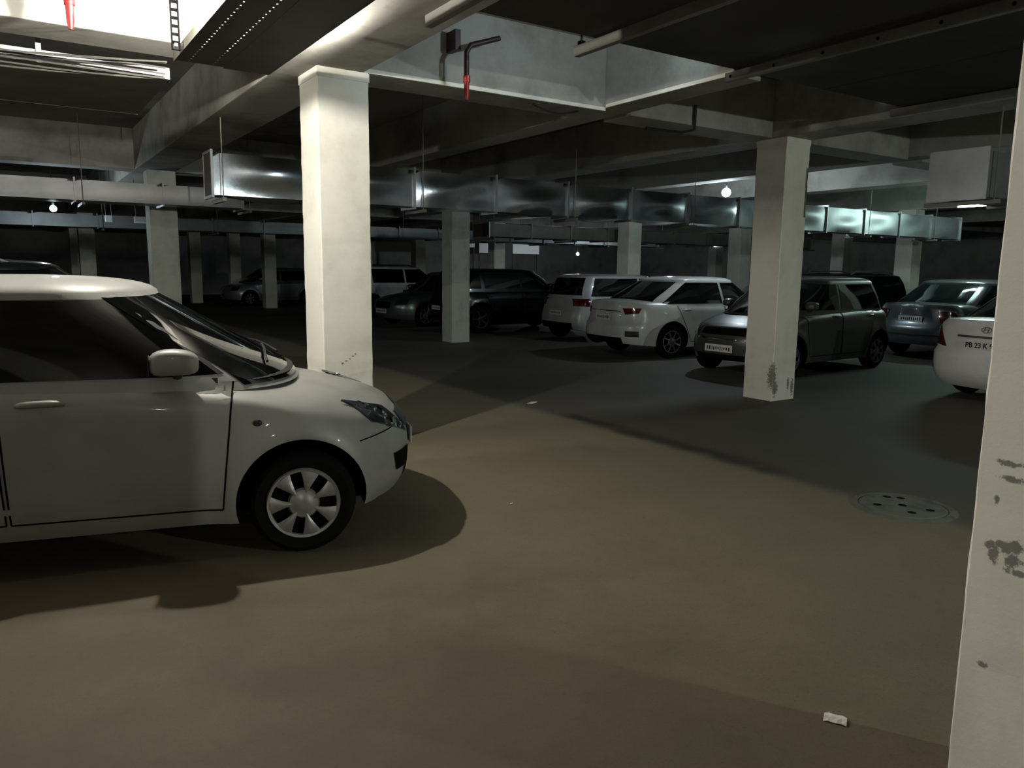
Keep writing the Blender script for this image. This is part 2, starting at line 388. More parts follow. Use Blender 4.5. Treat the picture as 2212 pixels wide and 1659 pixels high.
tube_obj('hanger_rod', [(.03, 6.47, .05), (.03, 6.47, .5)], .008, M['dark_steel'], a)
box('nut', .01, .05, 6.45, 6.49, .07, .1, M['gap'], a)
ceiling_strut(5.02, -1.9, 4.5, 3.075, 'bolted long steel strut crossing the top right of the ceiling')
ceiling_strut(7.40, -1.9, 4.5, 3.075, 'steel strut beside the long beam at the top right', False)
ceiling_strut(2.30, -1.9, 4.50, 3.03, 'short dark strut at the top above the bright pillar', False)
# dropped pipes
def red_drop(x, y, ztip, zb, dx, dy, label, dark=True):
    r = empty('sprinkler_drop', (x, y, ztip)); tag(r, label, 'pipe')
    pts = [(0, 0, .14), (0, 0, zb - ztip - .06), (dx * .12, dy * .12, zb - ztip), (dx, dy, zb - ztip + .1)]
    tube_obj('drop_pipe', pts, .022, M['pipe_dark'] if dark else M['red'], r, 12)
    tube_obj('red_nipple', [(0, 0, .16), (0, 0, .05), (0, 0, .0)], [.024, .022, .012], M['red'], r, 12)
    tube_obj('coupling', [(0, 0, .14), (0, 0, .19)], .03, M['red'], r, 12)
    return r
r = red_drop(3.35, 5.8, 2.95, 3.39, .32, 0, 'dark red sprinkler pipe with an elbow hanging before the grey opening')
box('wall_bracket', -.05, .0, .1, .26, .42, .58, M['pipe_dark'], r)
red_drop(.45, 5.55, 2.95, 3.5, .0, .0, 'red sprinkler pipe hanging in the bright opening at the top left', False)
# flanged galvanised duct along the second pillar row
def flanged_duct(name, label, x0, n, seg, y0, y1, z0, z1, mat, warp=0.0, first=0, fl=.03, endcap=True):
    t = empty(name, (x0, y0, z0)); tag(t, label, 'duct')
    h = z1 - z0; d = y1 - y0
    for k in range(n):
        bm = bmesh.new(); rnd = random.Random(k + int(x0 * 10)); nu, nv = 14, 8; a, b = k * seg + .01, (k + 1) * seg - .01
        ph = [rnd.uniform(0, 6) for _ in range(4)]; am = [rnd.uniform(.4, 1) for _ in range(3)]
        def wv(u, v):
            e = (math.sin(math.pi * u) * math.sin(math.pi * v))
            return -warp * e * (am[0] + .6 * am[1] * math.sin(3.3 * u + 2.1 * v + ph[0]) + .5 * am[2] * math.cos(5.1 * v - 3 * u + ph[1]))
        rows = [[(a + (b - a) * i / nu, wv(i / nu, j / nv), h * j / nv) for i in range(nu + 1)] for j in range(nv + 1)]
        grid_mesh(bm, rows)                                  # near face, warped sheet
        grid_mesh(bm, [[(a + (b - a) * i / nu, d * j / 4, -abs(wv(i / nu, j / 4)) * .6) for i in range(nu + 1)] for j in range(5)])
        grid_mesh(bm, [[(a, d, 0), (b, d, 0)], [(a, d, h), (b, d, h)]]); grid_mesh(bm, [[(a, 0, h), (b, 0, h)], [(a, d, h), (b, d, h)]])
        bmesh.ops.remove_doubles(bm, verts=bm.verts, dist=.0005)
        finish(bm, 'duct_section', (mat[0] if k < 7 else mat[1]) if isinstance(mat, tuple) else mat, t, 50)
    for k in range(n + 1):
        x = k * seg; bm = bmesh.new()
        bx(bm, x - .012, x + .012, -fl, d + fl, -fl, 0); bx(bm, x - .012, x + .012, -fl, d + fl, h, h + fl); bx(bm, x - .012, x + .012, -fl, 0, 0, h); bx(bm, x - .012, x + .012, d, d + fl, 0, h)
        finish(bm, 'flange', M['galv'], t)
    if endcap:
        box('end_cap', -.006, .006, 0, d, 0, h, M['dark_steel'], t); box('end_cap', n * seg - .006, n * seg + .006, 0, d, 0, h, M['dark_steel'], t)
    for k in range(0, n + 1, 2):
        tube_obj('hanger_rod', [(k * seg + .1, -.05, -.04), (k * seg + .1, -.05, 3.75 - z0)], .006, M['galv_dull'], t, 6)
        box('hanger_bar', k * seg + .08, k * seg + .12, -.1, d + .1, -.07, -.03, M['galv_dull'], t)
    return t
flanged_duct('flanged_duct', 'dull galvanised duct with flange joints, running at the left below the dark ceiling', -3.9, 6, 1.22, 13.35, 13.95, 2.5, 2.80, M['galv'], .006)
flanged_duct('foil_duct', 'shiny crumpled metal duct passing behind both pillars', 1.93, 13, 1.19, 8.75, 9.08, 2.30, 2.74, (M['foil'], M['foil_dull']), .07)
flanged_duct('square_duct', 'plain grey square duct end hanging at the right beside the large pillar', 7.72, 4, 1.2, 3.7, 4.2, 2.28, 2.70, M['galv'], .004).children[0]
box('face_plate', -.014, -.0065, -.028, .528, -.028, .448, M['galv'], [o for o in COL.objects if o.name == 'square_duct'][0])
flanged_duct('low_duct', 'low dull duct crossing behind the white estate car', -3.0, 18, 1.2, 19.2, 20.0, 2.35, 2.62, M['galv'], .006)
flanged_duct('cross_duct', 'dark duct far behind the scraped pillar', 9.5, 10, 1.2, 15.4, 16.1, 2.3, 2.6, M['galv_dull'], .006)
# thin conduit and sagging cable on the dark ceiling
tag(tube_obj('conduit', [(6.3, 6.03, 3.3), (6.3, 6.03, 3.05), (6.1, 6.03, 3.0), (5.6, 6.03, 2.99)], .016, M['cable_dark']), 'thin dark conduit bent below the beam beside the grey opening', 'conduit')
pts = [(4.3 + .55 * i / 12, 6.2, 3.098 - .05 * math.sin(math.pi * i / 12)) for i in range(13)]
tag(tube_obj('sagging_cable', pts, .008, M['cable_dark']), 'black cable sagging below the far corner of the grey opening', 'cable')
# lamps
for (x, y, z, r, st, c, lab) in LAMPS:
    root = empty('bulb_lamp', (x, y, z)); tag(root, lab, 'lamp')
    me_m = plain('bulb_glow', (1, 1, 1, 1), .5, emit=c, es=st)
    bm = bmesh.new(); bmesh.ops.create_uvsphere(bm, u_segments=20, v_segments=12, radius=r); finish(bm, 'bulb', me_m, root, 180)
    tube_obj('socket', [(0, 0, r * .95), (0, 0, r + .05)], .02, M['black'], root); tube_obj('flex', [(0, 0, r + .05), (0, 0, 3.745 - z)], .005, M['black'], root)
def tube_lamp(x, y, z, l, ang, label, st=22, c=(.85, .95, 1.0)):
    root = empty('tube_lamp', (x, y, z), ang); tag(root, label, 'lamp')
    g = plain('tube_glow', (1, 1, 1, 1), .5, emit=c, es=st)
    tube_obj('tube', [(-l / 2, 0, 0), (l / 2, 0, 0)], .018, g, root, 10)
    box('batten', -l / 2 - .04, l / 2 + .04, -.03, .03, .03, .08, M['board'], root)
    for s in (-.4, .4): tube_obj('chain', [(s * l, 0, .08), (s * l, 0, 3.745 - z)], .006, M['black'], root, 5)
tube_lamp(15.6, 7.3, 2.85, 1.25, 1.57, 'lit tube lamp hanging over the silver saloon', 260, (.72, 1.0, .93))
tube_lamp(14.2, 20.2, 2.71, 1.25, -.85, 'lit tube lamp, upper of two hanging above the black car')
tube_lamp(17.4, 22.8, 2.70, 1.3, -1.4, 'lit tube lamp, lower of two, hanging left of the far bulb')
# boards
def board(x0, x1, y, z0, z1, label):
    r = empty('hanging_board', ((x0 + x1) / 2, y, z0)); tag(r, label, 'board')
    hw = (x1 - x0) / 2
    box('panel', -hw, hw, 0, .02, 0, z1 - z0, M['board'], r, .004)
    for s in (-.8, .8): tube_obj('hanger', [(s * hw, .01, z1 - z0), (s * hw, .01, 3.745 - z0)], .004, M['black'], r, 5)
board(1.63, 1.75, 16, 2.32, 2.44, 'tiny square white board hanging near the left bulb')
board(2.11, 2.42, 16, 2.32, 2.44, 'oblong white board hanging left of the pale pillar')
def hoarding(x0, x1, y, z0, z1, label):
    r = empty('hoarding', ((x0 + x1) / 2, y, 0)); tag(r, label, 'hoarding'); hw = (x1 - x0) / 2
    box('panel', -hw, hw, 0, .04, z0, z1, M['board'], r, .006)
    for s in (-.9, .9): box('post', s * hw - .04, s * hw + .04, .04, .1, 0, z1, M['dark_steel'], r)
hoarding(22.8, 24.0, 38, 2.45, 3.0, 'white hoarding left of the far pillar above the black car')
hoarding(25.1, 27.0, 38, 2.45, 3.0, 'wider white hoarding right of the far pillar above the black car')
hoarding(21.9, 22.5, 38, 2.75, 3.2, 'smallest white hoarding beside the dim pillar')

# ------------------------------------------------------------------ floor things
t = empty('manhole_cover', (4.93, 2.68, 0)); tag(t, 'round pale manhole cover with dark lifting holes set in the floor', 'manhole cover')
bm = bmesh.new(); lathe(bm, [(0, .012), (.26, .012), (.27, .006), (.27, 0)], 48, 'Z'); finish(bm, 'lid', M['cover'], t, 30)
bm = bmesh.new(); lathe(bm, [(.275, 0), (.275, .008), (.31, .008), (.33, 0)], 48, 'Z'); finish(bm, 'rim_ring', M['cover'], t, 30)
for (x, y) in ((.0, .0), (.15, .1), (-.13, .1), (.05, -.16), (-.1, -.12), (.1, .17)):
    bm = bmesh.new(); lathe(bm, [(0, .0125), (.028, .0125), (.028, .0121)], 12, 'Z'); bmesh.ops.translate(bm, verts=bm.verts, vec=(x, y, 0)); finish(bm, 'lifting_hole', M['gap'], t)
def scrap(x, y, lx, ly, rz, label, name='paper_scrap'):
    bm = bmesh.new(); rows = []
    for j in range(4):
        rows.append([((i / 5 - .5) * lx, (j / 3 - .5) * ly, .003 + .006 * abs(math.sin(i * 1.3 + j))) for i in range(6)])
    grid_mesh(bm, rows); r = bmesh.ops.extrude_face_region(bm, geom=list(bm.faces)); bmesh.ops.translate(bm, verts=[v for v in r['geom'] if isinstance(v, bmesh.types.BMVert)], vec=(0, 0, -.0015))
    o = finish(bm, name, M['paper']); o.location = (x, y, 0); o.rotation_euler = (0, 0, rz); tag(o, label, 'paper')
scrap(2.32, 1.43, .075, .055, math.radians(-60), 'small white paper card lying on the floor near the large right pillar')
scrap(5.07, 7.22, .16, .07, .5, 'flat whitish scrap lying at the tip of the pillar shadow')
scrap(2.72, 4.1, .02, .012, .3, 'tiny white litter speck on the brown floor ahead of the hatchback')

# ------------------------------------------------------------------ cars
def interp(x, pts):
    xs = [p[0] for p in pts]; ys = [p[1] for p in pts]
    return float(np.interp(x, xs, ys))
def smooth_interp(x, pts):
    # monotone cubic (Fritsch-Carlson light)
    n = len(pts)
    if x <= pts[0][0]: return pts[0][1]
    if x >= pts[-1][0]: return pts[-1][1]
    for i in range(n - 1):
        if x <= pts[i + 1][0]: break
    def slope(k):
        if k <= 0 or k >= n - 1: 
            k0 = 0 if k <= 0 else n - 2; return (pts[k0 + 1][1] - pts[k0][1]) / (pts[k0 + 1][0] - pts[k0][0])
        a = (pts[k][1] - pts[k - 1][1]) / (pts[k][0] - pts[k - 1][0]); b = (pts[k + 1][1] - pts[k][1]) / (pts[k + 1][0] - pts[k][0])
        return 0 if a * b <= 0 else 2 * a * b / (a + b)
    h = pts[i + 1][0] - pts[i][0]; t = (x - pts[i][0]) / h; m0, m1 = slope(i) * h, slope(i + 1) * h
    return (2 * t**3 - 3 * t**2 + 1) * pts[i][1] + (t**3 - 2 * t**2 + t) * m0 + (-2 * t**3 + 3 * t**2) * pts[i + 1][1] + (t**3 - t**2) * m1

class Outline:
    """half plan outline: t=0 rear centre, 1 front centre; gives (a along 0..1, b half-width 0..1)"""
    def __init__(s, cr, cf, pr=3.0, pf=2.5, bow=.02, n=400):
        P = []
        for k in range(120):                       # rear corner: superellipse
            th = math.pi / 2 * k / 119
            P.append((cr * (1 - max(0.0, math.cos(th)) ** (2 / pr)), max(0.0, math.sin(th)) ** (2 / pr)))
        for k in range(1, 60): P.append((cr + (1 - cr - cf) * k / 60, 1.0))
        for k in range(120):
            th = math.pi / 2 * k / 119
            P.append((1 - cf + cf * max(0.0, math.sin(th)) ** (2 / pf), max(0.0, math.cos(th)) ** (2 / pf)))
        P = [(a, b * (1 - bow * (2 * a - 1) ** 2)) for a, b in P]
        d = [0.0]
        for p, q in zip(P, P[1:]): d.append(d[-1] + math.hypot((q[0] - p[0]) * 4.2, (q[1] - p[1]) * .85))
        s.T = np.array(d) / d[-1]; s.A = np.array([p[0] for p in P]); s.B = np.array([p[1] for p in P])
    def ab(s, t): return float(np.interp(t, s.T, s.A)), float(np.interp(t, s.T, s.B))
    def t_of_a(s, a): return float(np.interp(a, s.A, s.T))
    def t_front(s, b):                               # b decreasing on the front corner
        i = len(s.B) - 120; return float(np.interp(-b, -s.B[i:], s.T[i:]))
    def t_rear(s, b): return float(np.interp(b, s.B[:120], s.T[:120]))

class Car:
    def __init__(c, spec, name, label, group=None):
        c.p = spec; p = spec
        c.ob = Outline(p['cr'], p['cf'], p.get('pr', 3.2), p.get('pf', 2.5)); c.oc = Outline(p['ccr'], p['ccf'], 3.0, 2.6, .03)
        c.root = empty(name); tag(c.root, label, 'car', group)
        c.paint = p['paint']
    # ---- lower body surface
    def body(c, t, z, side=1):
        p = c.p; a, b = c.ob.ab(t)
        sf = p['nose'] + smooth_interp(z, p['nose_prof']); sr = p['tail'] + smooth_interp(z, p['tail_prof'])
        s = sr + (sf - sr) * a
        zt = c.ztop(t)
        hw = p['hw'] * smooth_interp(z, p['side_prof'])
        top = max(0.0, min(1.0, (z - (zt - .085)) / .085)); hw -= p.get('round', .045) * top * top
        y = hw * b
        # flared wheel arches
        for wx in (0.0, p['wb']):
            r = math.hypot(s - wx, (z - p['wr'] - .01) * .95); R = p['ar']
            y += p.get('flare', .02) * math.exp(-((r - R) / .09) ** 2) * (1 if b > .8 else 0) * b
        return Vector((s, side * y, z))
    def ztop(c, t):
        a, b = c.ob.ab(t); return smooth_interp(a, c.p['shoulder'])
    def zbot(c, t):
        a, b = c.ob.ab(t); return smooth_interp(a, c.p['sill'])
    def bsz(c, s, z, side=1): return c.body(c.t_s(s, z), z, side)
    def csz(c, s, z, side=1): return c.cab(c.cab_t_s(s, z), z, side)
    def crown(c, t):
        a, b = c.ob.ab(t); return smooth_interp(a, c.p['crown'])
    def t_s(c, s, z):
        p = c.p; sf = p['nose'] + smooth_interp(z, p['nose_prof']); sr = p['tail'] + smooth_interp(z, p['tail_prof'])
        return c.ob.t_of_a((s - sr) / (sf - sr))
    # ---- cabin surface
    def cab_lim(c, z):
        p = c.p; return smooth_interp(z, p['cab_r']), smooth_interp(z, p['cab_f']), smooth_interp(z, p['cab_w'])
    def cab(c, t, z, side=1):
        a, b = c.oc.ab(t); r, f, hw = c.cab_lim(z); return Vector((r + (f - r) * a, side * hw * b, z))
    def cab_t_s(c, s, z):
        r, f, hw = c.cab_lim(z); return c.oc.t_of_a((s - r) / (f - r))
    def nrm(c, fn, t, z, side):
        e = .004; du = fn(t + e, z, side) - fn(t - e, z, side); dv = fn(t, z + .01, side) - fn(t, z - .01, side)
        n = du.cross(dv)
        if n.length < 1e-9: return Vector((0, side, 0))
        n.normalize(); cen = Vector((c.p['wb'] / 2, 0, .6)); q = fn(t, z, side) - cen
        return n if n.dot(q) > 0 else -n
    def patch(c, name, mat, fn, corners, off=.004, nu=10, nv=6, side=1, parent=None, thick=0.0, smooth=60):
        """corners (t,z): bl, br, tr, tl ; bilinear patch laid on a surface"""
        bl, br, tr, tl = corners; rows = []
        bm = bmesh.new()
        def pt(u, v, o):
            t = (bl[0] * (1 - u) + br[0] * u) * (1 - v) + (tl[0] * (1 - u) + tr[0] * u) * v
            z = (bl[1] * (1 - u) + br[1] * u) * (1 - v) + (tl[1] * (1 - u) + tr[1] * u) * v
            return fn(t, z, side) + c.nrm(fn, t, z, side) * o
        grid_mesh(bm, [[pt(i / nu, j / nv, off) for i in range(nu + 1)] for j in range(nv + 1)])
        if thick:
            bmesh.ops.remove_doubles(bm, verts=bm.verts, dist=1e-5)
            rim = [[pt(i / nu, j / nv, off - thick) for i in range(nu + 1)] for j in range(nv + 1)]
            per = [(i, 0) for i in range(nu)] + [(nu, j) for j in range(nv)] + [(i, nv) for i in range(nu, 0, -1)] + [(0, j) for j in range(nv, 0, -1)]
            P = [(pt(i / nu, j / nv, off), rim[j][i]) for i, j in per]
            for (q, r), (q2, r2) in zip(P, P[1:] + P[:1]):
                vs = [bm.verts.new(x) for x in (q, q2, r2, r)]
                try: bm.faces.new(vs)
                except ValueError: pass
        bmesh.ops.remove_doubles(bm, verts=bm.verts, dist=2e-5)
        return finish(bm, name, mat, parent or c.root, smooth)
    def strip(c, bm, fn, pts, w, off, side):
        rows = []
        n = len(pts)
        P = [fn(t, z, side) + c.nrm(fn, t, z, side) * off for t, z in pts]; NN = [c.nrm(fn, t, z, side) for t, z in pts]
        L_, R_ = [], []
        for i in range(n):
            d = (P[min(i + 1, n - 1)] - P[max(i - 1, 0)]).normalized(); x = d.cross(NN[i]).normalized() * w / 2
            L_.append(P[i] - x); R_.append(P[i] + x)
        grid_mesh(bm, [L_, R_])
    # ---- build
    def build(c, detail=1.0):
        p = c.p
        ns = int(46 * detail); ts = []
        # denser sampling near the arches, corners already by arc length
        nT = int(90 * detail) + 10
        ts = [k / nT for k in range(nT + 1)]; nz = int(12 * detail) + 3; nm = 10
        bm = bmesh.new()
        cols = {1: [], -1: []}
        for side in (1, -1):
            for t in ts:
                zb, zt = c.zbot(t), c.ztop(t); cols[side].append([c.body(t, zb + (zt - zb) * k / nz, side) for k in range(nz + 1)])
        for side in (1, -1): grid_mesh(bm, cols[side])
        def lid(k, cr):
            rows = []
            for i, t in enumerate(ts):
                a = cols[1][i][k]; yr = a.y; r = []
                for m in range(nm + 1):
                    v = 1 - 2 * m / nm; q = abs(v)
                    r.append(Vector((a.x, yr * v, a.z + (c.crown(t) if cr else 0) * (1 - q ** 2.2) * min(1, yr / .5))))
                rows.append(r)
            grid_mesh(bm, rows)
        lid(nz, True); lid(0, False)
        bmesh.ops.remove_doubles(bm, verts=bm.verts, dist=.0015)
        bmesh.ops.dissolve_degenerate(bm, edges=bm.edges, dist=1e-5)
        bmesh.ops.recalc_face_normals(bm, faces=bm.faces)
        me = bpy.data.meshes.new('body'); bm.to_mesh(me); bm.free(); me.materials.append(c.paint); me.materials.append(M['gap'])
        o = bpy.data.objects.new('body_tmp', me); COL.objects.link(o)
        # cut the wheel arches
        bm = bmesh.new()
        for wx in (0.0, p['wb']):
            for sd in (1, -1):
                r = bmesh.ops.create_cone(bm, cap_ends=True, segments=48, radius1=p['ar'], radius2=p['ar'], depth=.42, matrix=Matrix.Translation((wx, sd * (p['hw'] - .06), p['wr'] + p.get('alift', .015))) @ Matrix.Rotation(math.pi / 2, 4, 'X'))
        me2 = bpy.data.meshes.new('cut'); bm.to_mesh(me2); bm.free(); me2.materials.append(M['gap'])
        cu = bpy.data.objects.new('cut', me2); COL.objects.link(cu)
        md = o.modifiers.new('b', 'BOOLEAN'); md.operation = 'DIFFERENCE'; md.solver = 'EXACT'; md.object = cu
        try: md.material_mode = 'TRANSFER'
        except Exception: pass
        dg = bpy.context.evaluated_depsgraph_get(); dg.update()
        res = bpy.data.meshes.new_from_object(o.evaluated_get(dg)); res.name = 'body'
        bpy.data.objects.remove(o); bpy.data.objects.remove(cu)
        c.body_o = link_mesh(res, 'body', c.paint, c.root, 38)
        # cabin shell
        bm = bmesh.new(); z0 = p['belt_in']; z1 = p['eave']; zr = p['roof']
        nk = int(8 * detail) + 2; nT2 = int(60 * detail) + 10; ts2 = [k / nT2 for k in range(nT2 + 1)]
        levels = [(z0 + (z1 - z0) * k / nk, None) for k in range(nk + 1)]
        rings = {1: [], -1: []}
        for side in (1, -1):
            for z, _ in levels: rings[side].append([c.cab(t, z, side) for t in ts2])
            r, f, hw = c.cab_lim(z1); mid = (r + f) / 2
            # roof: keep the windscreen and hatch rake running on while it rounds over
            for k in range(1, 9):
                ph = math.pi / 2 * k / 8; sc = max(0.0, math.cos(ph)) ** .55; zz = z1 + (zr - z1) * math.sin(ph) ** .8
                row = []
                for t in ts2:
                    q = c.cab(t, z1, side); row.append(Vector((mid + (q.x - mid) * sc, q.y * sc, zz)))
                rings[side].append(row)
            grid_mesh(bm, rings[side])
        bmesh.ops.remove_doubles(bm, verts=bm.verts, dist=.002)
        c.cab_o = finish(bm, 'roof_shell', c.paint, c.root, 45)
        c.wheels()
        return c
    def wheels(c):
        p = c.p; R, w = p['wr'], p.get('tw', .18); rr = p.get('rim', .19)
        bm = bmesh.new()
        prof = [(rr - .01, -w / 2 + .02), (rr + .012, -w / 2 + .004), (R - .035, -w / 2 - .004), (R - .008, -w / 2 + .02), (R, -w / 2 + .05), (R, w / 2 - .05), (R - .008, w / 2 - .02), (R - .035, w / 2 + .004), (rr + .012, w / 2 - .004), (rr - .01, w / 2 - .02)]
        lathe(bm, prof, 48); bmesh.ops.recalc_face_normals(bm, faces=bm.faces)
        me_t = bpy.data.meshes.new('wheel'); bm.to_mesh(me_t); bm.free()
        # cover with spokes (outer side is -Y)
        bm = bmesh.new(); n = p.get('spokes', 7); o = -w / 2 - .004
        lathe(bm, [(rr - .018, o + .012), (rr - .014, o - .002), (rr, o - .006), (rr + .006, o + .004)], 48)
        lathe(bm, [(0, o - .012), (.035, o - .012), (.045, o - .006), (.075, o - .003), (.085, o + .012)], 32)
        wi, wo = p.get('spoke_w', (.30, .62))
        for k in range(n):
            A = 2 * math.pi * (k + .5) / n + p.get('spin', 0.0); rows = []
            for q in range(5):
                rad = .06 + (rr - .012 - .06) * q / 4; half = math.pi / n * (wi + (wo - wi) * q / 4) if p.get('wide', True) else math.pi / n * .3 * .12 / max(rad, .05)
                y = o - .006 - .006 * math.sin(math.pi * q / 4)
                rows.append([(rad * math.cos(A + half * v), y + .008 * v * v, rad * math.sin(A + half * v)) for v in (-1, -.5, 0, .5, 1)])
            grid_mesh(bm, rows)
        bmesh.ops.recalc_face_normals(bm, faces=bm.faces)
        me_h = bpy.data.meshes.new('hubcap'); bm.to_mesh(me_h); bm.free()
        bm = bmesh.new(); lathe(bm, [(0, o + .03), (rr - .008, o + .03)], 32); me_d = bpy.data.meshes.new('brake_disc'); bm.to_mesh(me_d); bm.free()
        for wx in (0.0, p['wb']):
            for sd in (1, -1):
                wo_ = link_mesh(me_t, 'wheel', M['tyre'], c.root, 40); wo_.location = (wx, sd * (p['hw'] - w / 2 - .012), R)
                if sd > 0: wo_.rotation_euler = (0, 0, math.pi)
                link_mesh(me_h, 'hubcap', p.get('rimmat', M['rim']), wo_, 40); link_mesh(me_d, 'brake_disc', M['gap'], wo_)
    # ---- fittings
    def windows(c, side_parts, glass, screen=.86, back=.84, zlo=None, zhi=None, rear_lo=None):
        p = c.p; zl = zlo or p['belt'] + .015; zh = zhi or p['eave'] - .005
        def ws(u0, u1, v0, v1, front, name):
            fn = c.cab
            bm = bmesh.new(); rows = []
            nu, nv = 20, 8
            for j in range(nv + 1):
                z = v0 + (v1 - v0) * j / nv; r = []
                for i in range(nu + 1):
                    b = u0 + (u1 - u0) * i / nu; t = c.oc.t_front(abs(b)) if front else c.oc.t_rear(abs(b)); sd = 1 if b >= 0 else -1
                    r.append(fn(t, z, sd) + Vector((.005 if front else -.005, 0, .004)))
                rows.append(r)
            grid_mesh(bm, rows); finish(bm, name, glass, c.root, 60)
        ws(-screen, screen, p['cowl'] + .02, zh + .012, True, 'windscreen')
        ws(-back, back, rear_lo or zl + .02, zh + .005, False, 'rear_window')
        for side in (1, -1):
            for (s0b, s1b, s1t, s0t) in side_parts:
                c.patch('side_window', glass, c.csz, [(s0b, zl), (s1b, zl), (s1t, zh), (s0t, zh)], .005, 8, 8, side)
    def side_quad(c, name, mat, s0, s1, z0, z1, off=.004, side=1, s0t=None, s1t=None, parent=None, thick=0, nu=8, nv=4):
        s0t = s0 if s0t is None else s0t; s1t = s1 if s1t is None else s1t
        cs = [(s0, z0), (s1, z0), (s1t, z1), (s0t, z1)]
        return c.patch(name, mat, c.bsz, cs, off, nu, nv, side, parent, thick)
    def end_quad(c, name, mat, y0, y1, z0, z1, front=True, off=.004, parent=None, thick=0.0, y0t=None, y1t=None, nu=12, nv=4):
        p = c.p; y0t = y0 if y0t is None else y0t; y1t = y1 if y1t is None else y1t
        bm = bmesh.new(); rows = []
        def pt(u, v, o):
            z = z0 + (z1 - z0) * v; y = (y0 + (y1 - y0) * u) * (1 - v) + (y0t + (y1t - y0t) * u) * v
            hw = p['hw'] * smooth_interp(z, p['side_prof']); b = min(.985, abs(y) / hw)
            t = c.ob.t_front(b) if front else c.ob.t_rear(b); sd = 1 if y >= 0 else -1
            q = c.body(t, z, sd); return Vector((q.x + (o if front else -o), q.y, z))
        grid_mesh(bm, [[pt(i / nu, j / nv, off) for i in range(nu + 1)] for j in range(nv + 1)])
        if thick:
            fs = list(bm.faces); r = bmesh.ops.extrude_face_region(bm, geom=fs)
            bmesh.ops.translate(bm, verts=[v for v in r['geom'] if isinstance(v, bmesh.types.BMVert)], vec=((thick if front else -thick), 0, 0))
        return finish(bm, name, mat, parent or c.root, 45)
    def tz_quad(c, name, mat, corners, off=.005, side=1, parent=None, nu=26, nv=6, thick=0): return c.patch(name, mat, c.body, corners, off + .003, nu, nv, side, parent, thick)
    def doors(c, cuts, zlo, side=1, handle=True):
        """cuts: list of (s0_bottom, s1_bottom, s1_top, s0_top)"""
        p = c.p
        for (s0, s1, s1t, s0t) in cuts:
            zt = p['belt'] - .02
            cs = [(s0, zlo), (s1, zlo), (s1t, zt), (s0t, zt)]
            g = .006
            d = c.patch('door', c.paint, c.bsz, cs, .003, 24, 14, side, None, .006)
            bm = bmesh.new()
            def edge(a, b, n=14): return [(a[0] + (b[0] - a[0]) * k / n, a[1] + (b[1] - a[1]) * k / n) for k in range(n + 1)]
            for a, b in ((cs[0], cs[1]), (cs[1], cs[2]), (cs[3], cs[0])): c.strip(bm, c.bsz, edge(a, b), .009, .0045, side)
            finish(bm, 'door_gap', M['gap'], d)
            if handle:
                sh = s0t + .08; zh = p['belt'] - .095
                bm = bmesh.new(); pts = [];
                for k in range(9):
                    u = k / 8; t = c.t_s(sh + .205 * u, zh); q = c.body(t, zh, side); nn = c.nrm(c.body, t, zh, side)
                    pts.append(q + nn * (.006 + .034 * math.sin(math.pi * u) ** .35) + Vector((0, 0, .004 * u)))
                tube(bm, pts, [.011, .016, .017, .017, .017, .017, .017, .015, .010], 10); finish(bm, 'door_handle', c.paint, d, 60)
                bm = bmesh.new(); rows = []
                for j in range(7):
                    rows.append([])
                    for i in range(13):
                        a = 2 * math.pi * i / 12; rad = j / 6; s = sh + .12 + .048 * rad * math.cos(a); z = zh + .042 * rad * math.sin(a)
                        t = c.t_s(s, z); rows[-1].append(c.body(t, z, side) + c.nrm(c.body, t, z, side) * .005)
                grid_mesh(bm, rows); bmesh.ops.remove_doubles(bm, verts=bm.verts, dist=1e-4); finish(bm, 'handle_recess', M['gap'] if False else c.paint, d, 60)
    def mirror(c, s, z, side, size=(.20, .125, .08)):
        q = c.body(c.t_s(s, c.p['belt'] - .03), c.p['belt'] - .03, side); y = abs(q.y)
        L_, Hh, D = size
        bm = bmesh.new(); bmesh.ops.create_cube(bm, size=1.0)
        bmesh.ops.subdivide_edges(bm, edges=bm.edges, cuts=5, use_grid_fill=True)
        for v in bm.verts:
            x, yy, zz = v.co * 2
            n = (abs(x) ** 3.4 + abs(yy) ** 3.0 + abs(zz) ** 3.4) ** (1 / 3.3)
            k = 1 / max(n, 1e-6) * max(abs(x), abs(yy), abs(zz)); x *= k; yy *= k; zz *= k
            taper = 1 - .12 * (x > 0) * x
            v.co = Vector((s + x * L_ / 2, side * (y + .055 + yy * D), z + zz * Hh / 2 * taper + .01 * (1 - x * x)))
        m = finish(bm, 'door_mirror', c.paint, c.root, 70)
        tube_obj('mirror_arm', [(s + .01, side * (y - .03), z - .07), (s + .01, side * (y + .05), z - .055)], .026, M['black'], m)
        bm = bmesh.new(); bmesh.ops.create_cube(bm, size=1.0, matrix=Matrix.Translation((s - L_ / 2 * .98, side * (y + .055), z)) @ Matrix.Diagonal((.006, D * 1.5, Hh * .74, 1)))
        finish(bm, 'mirror_glass', M['mirror'], m)
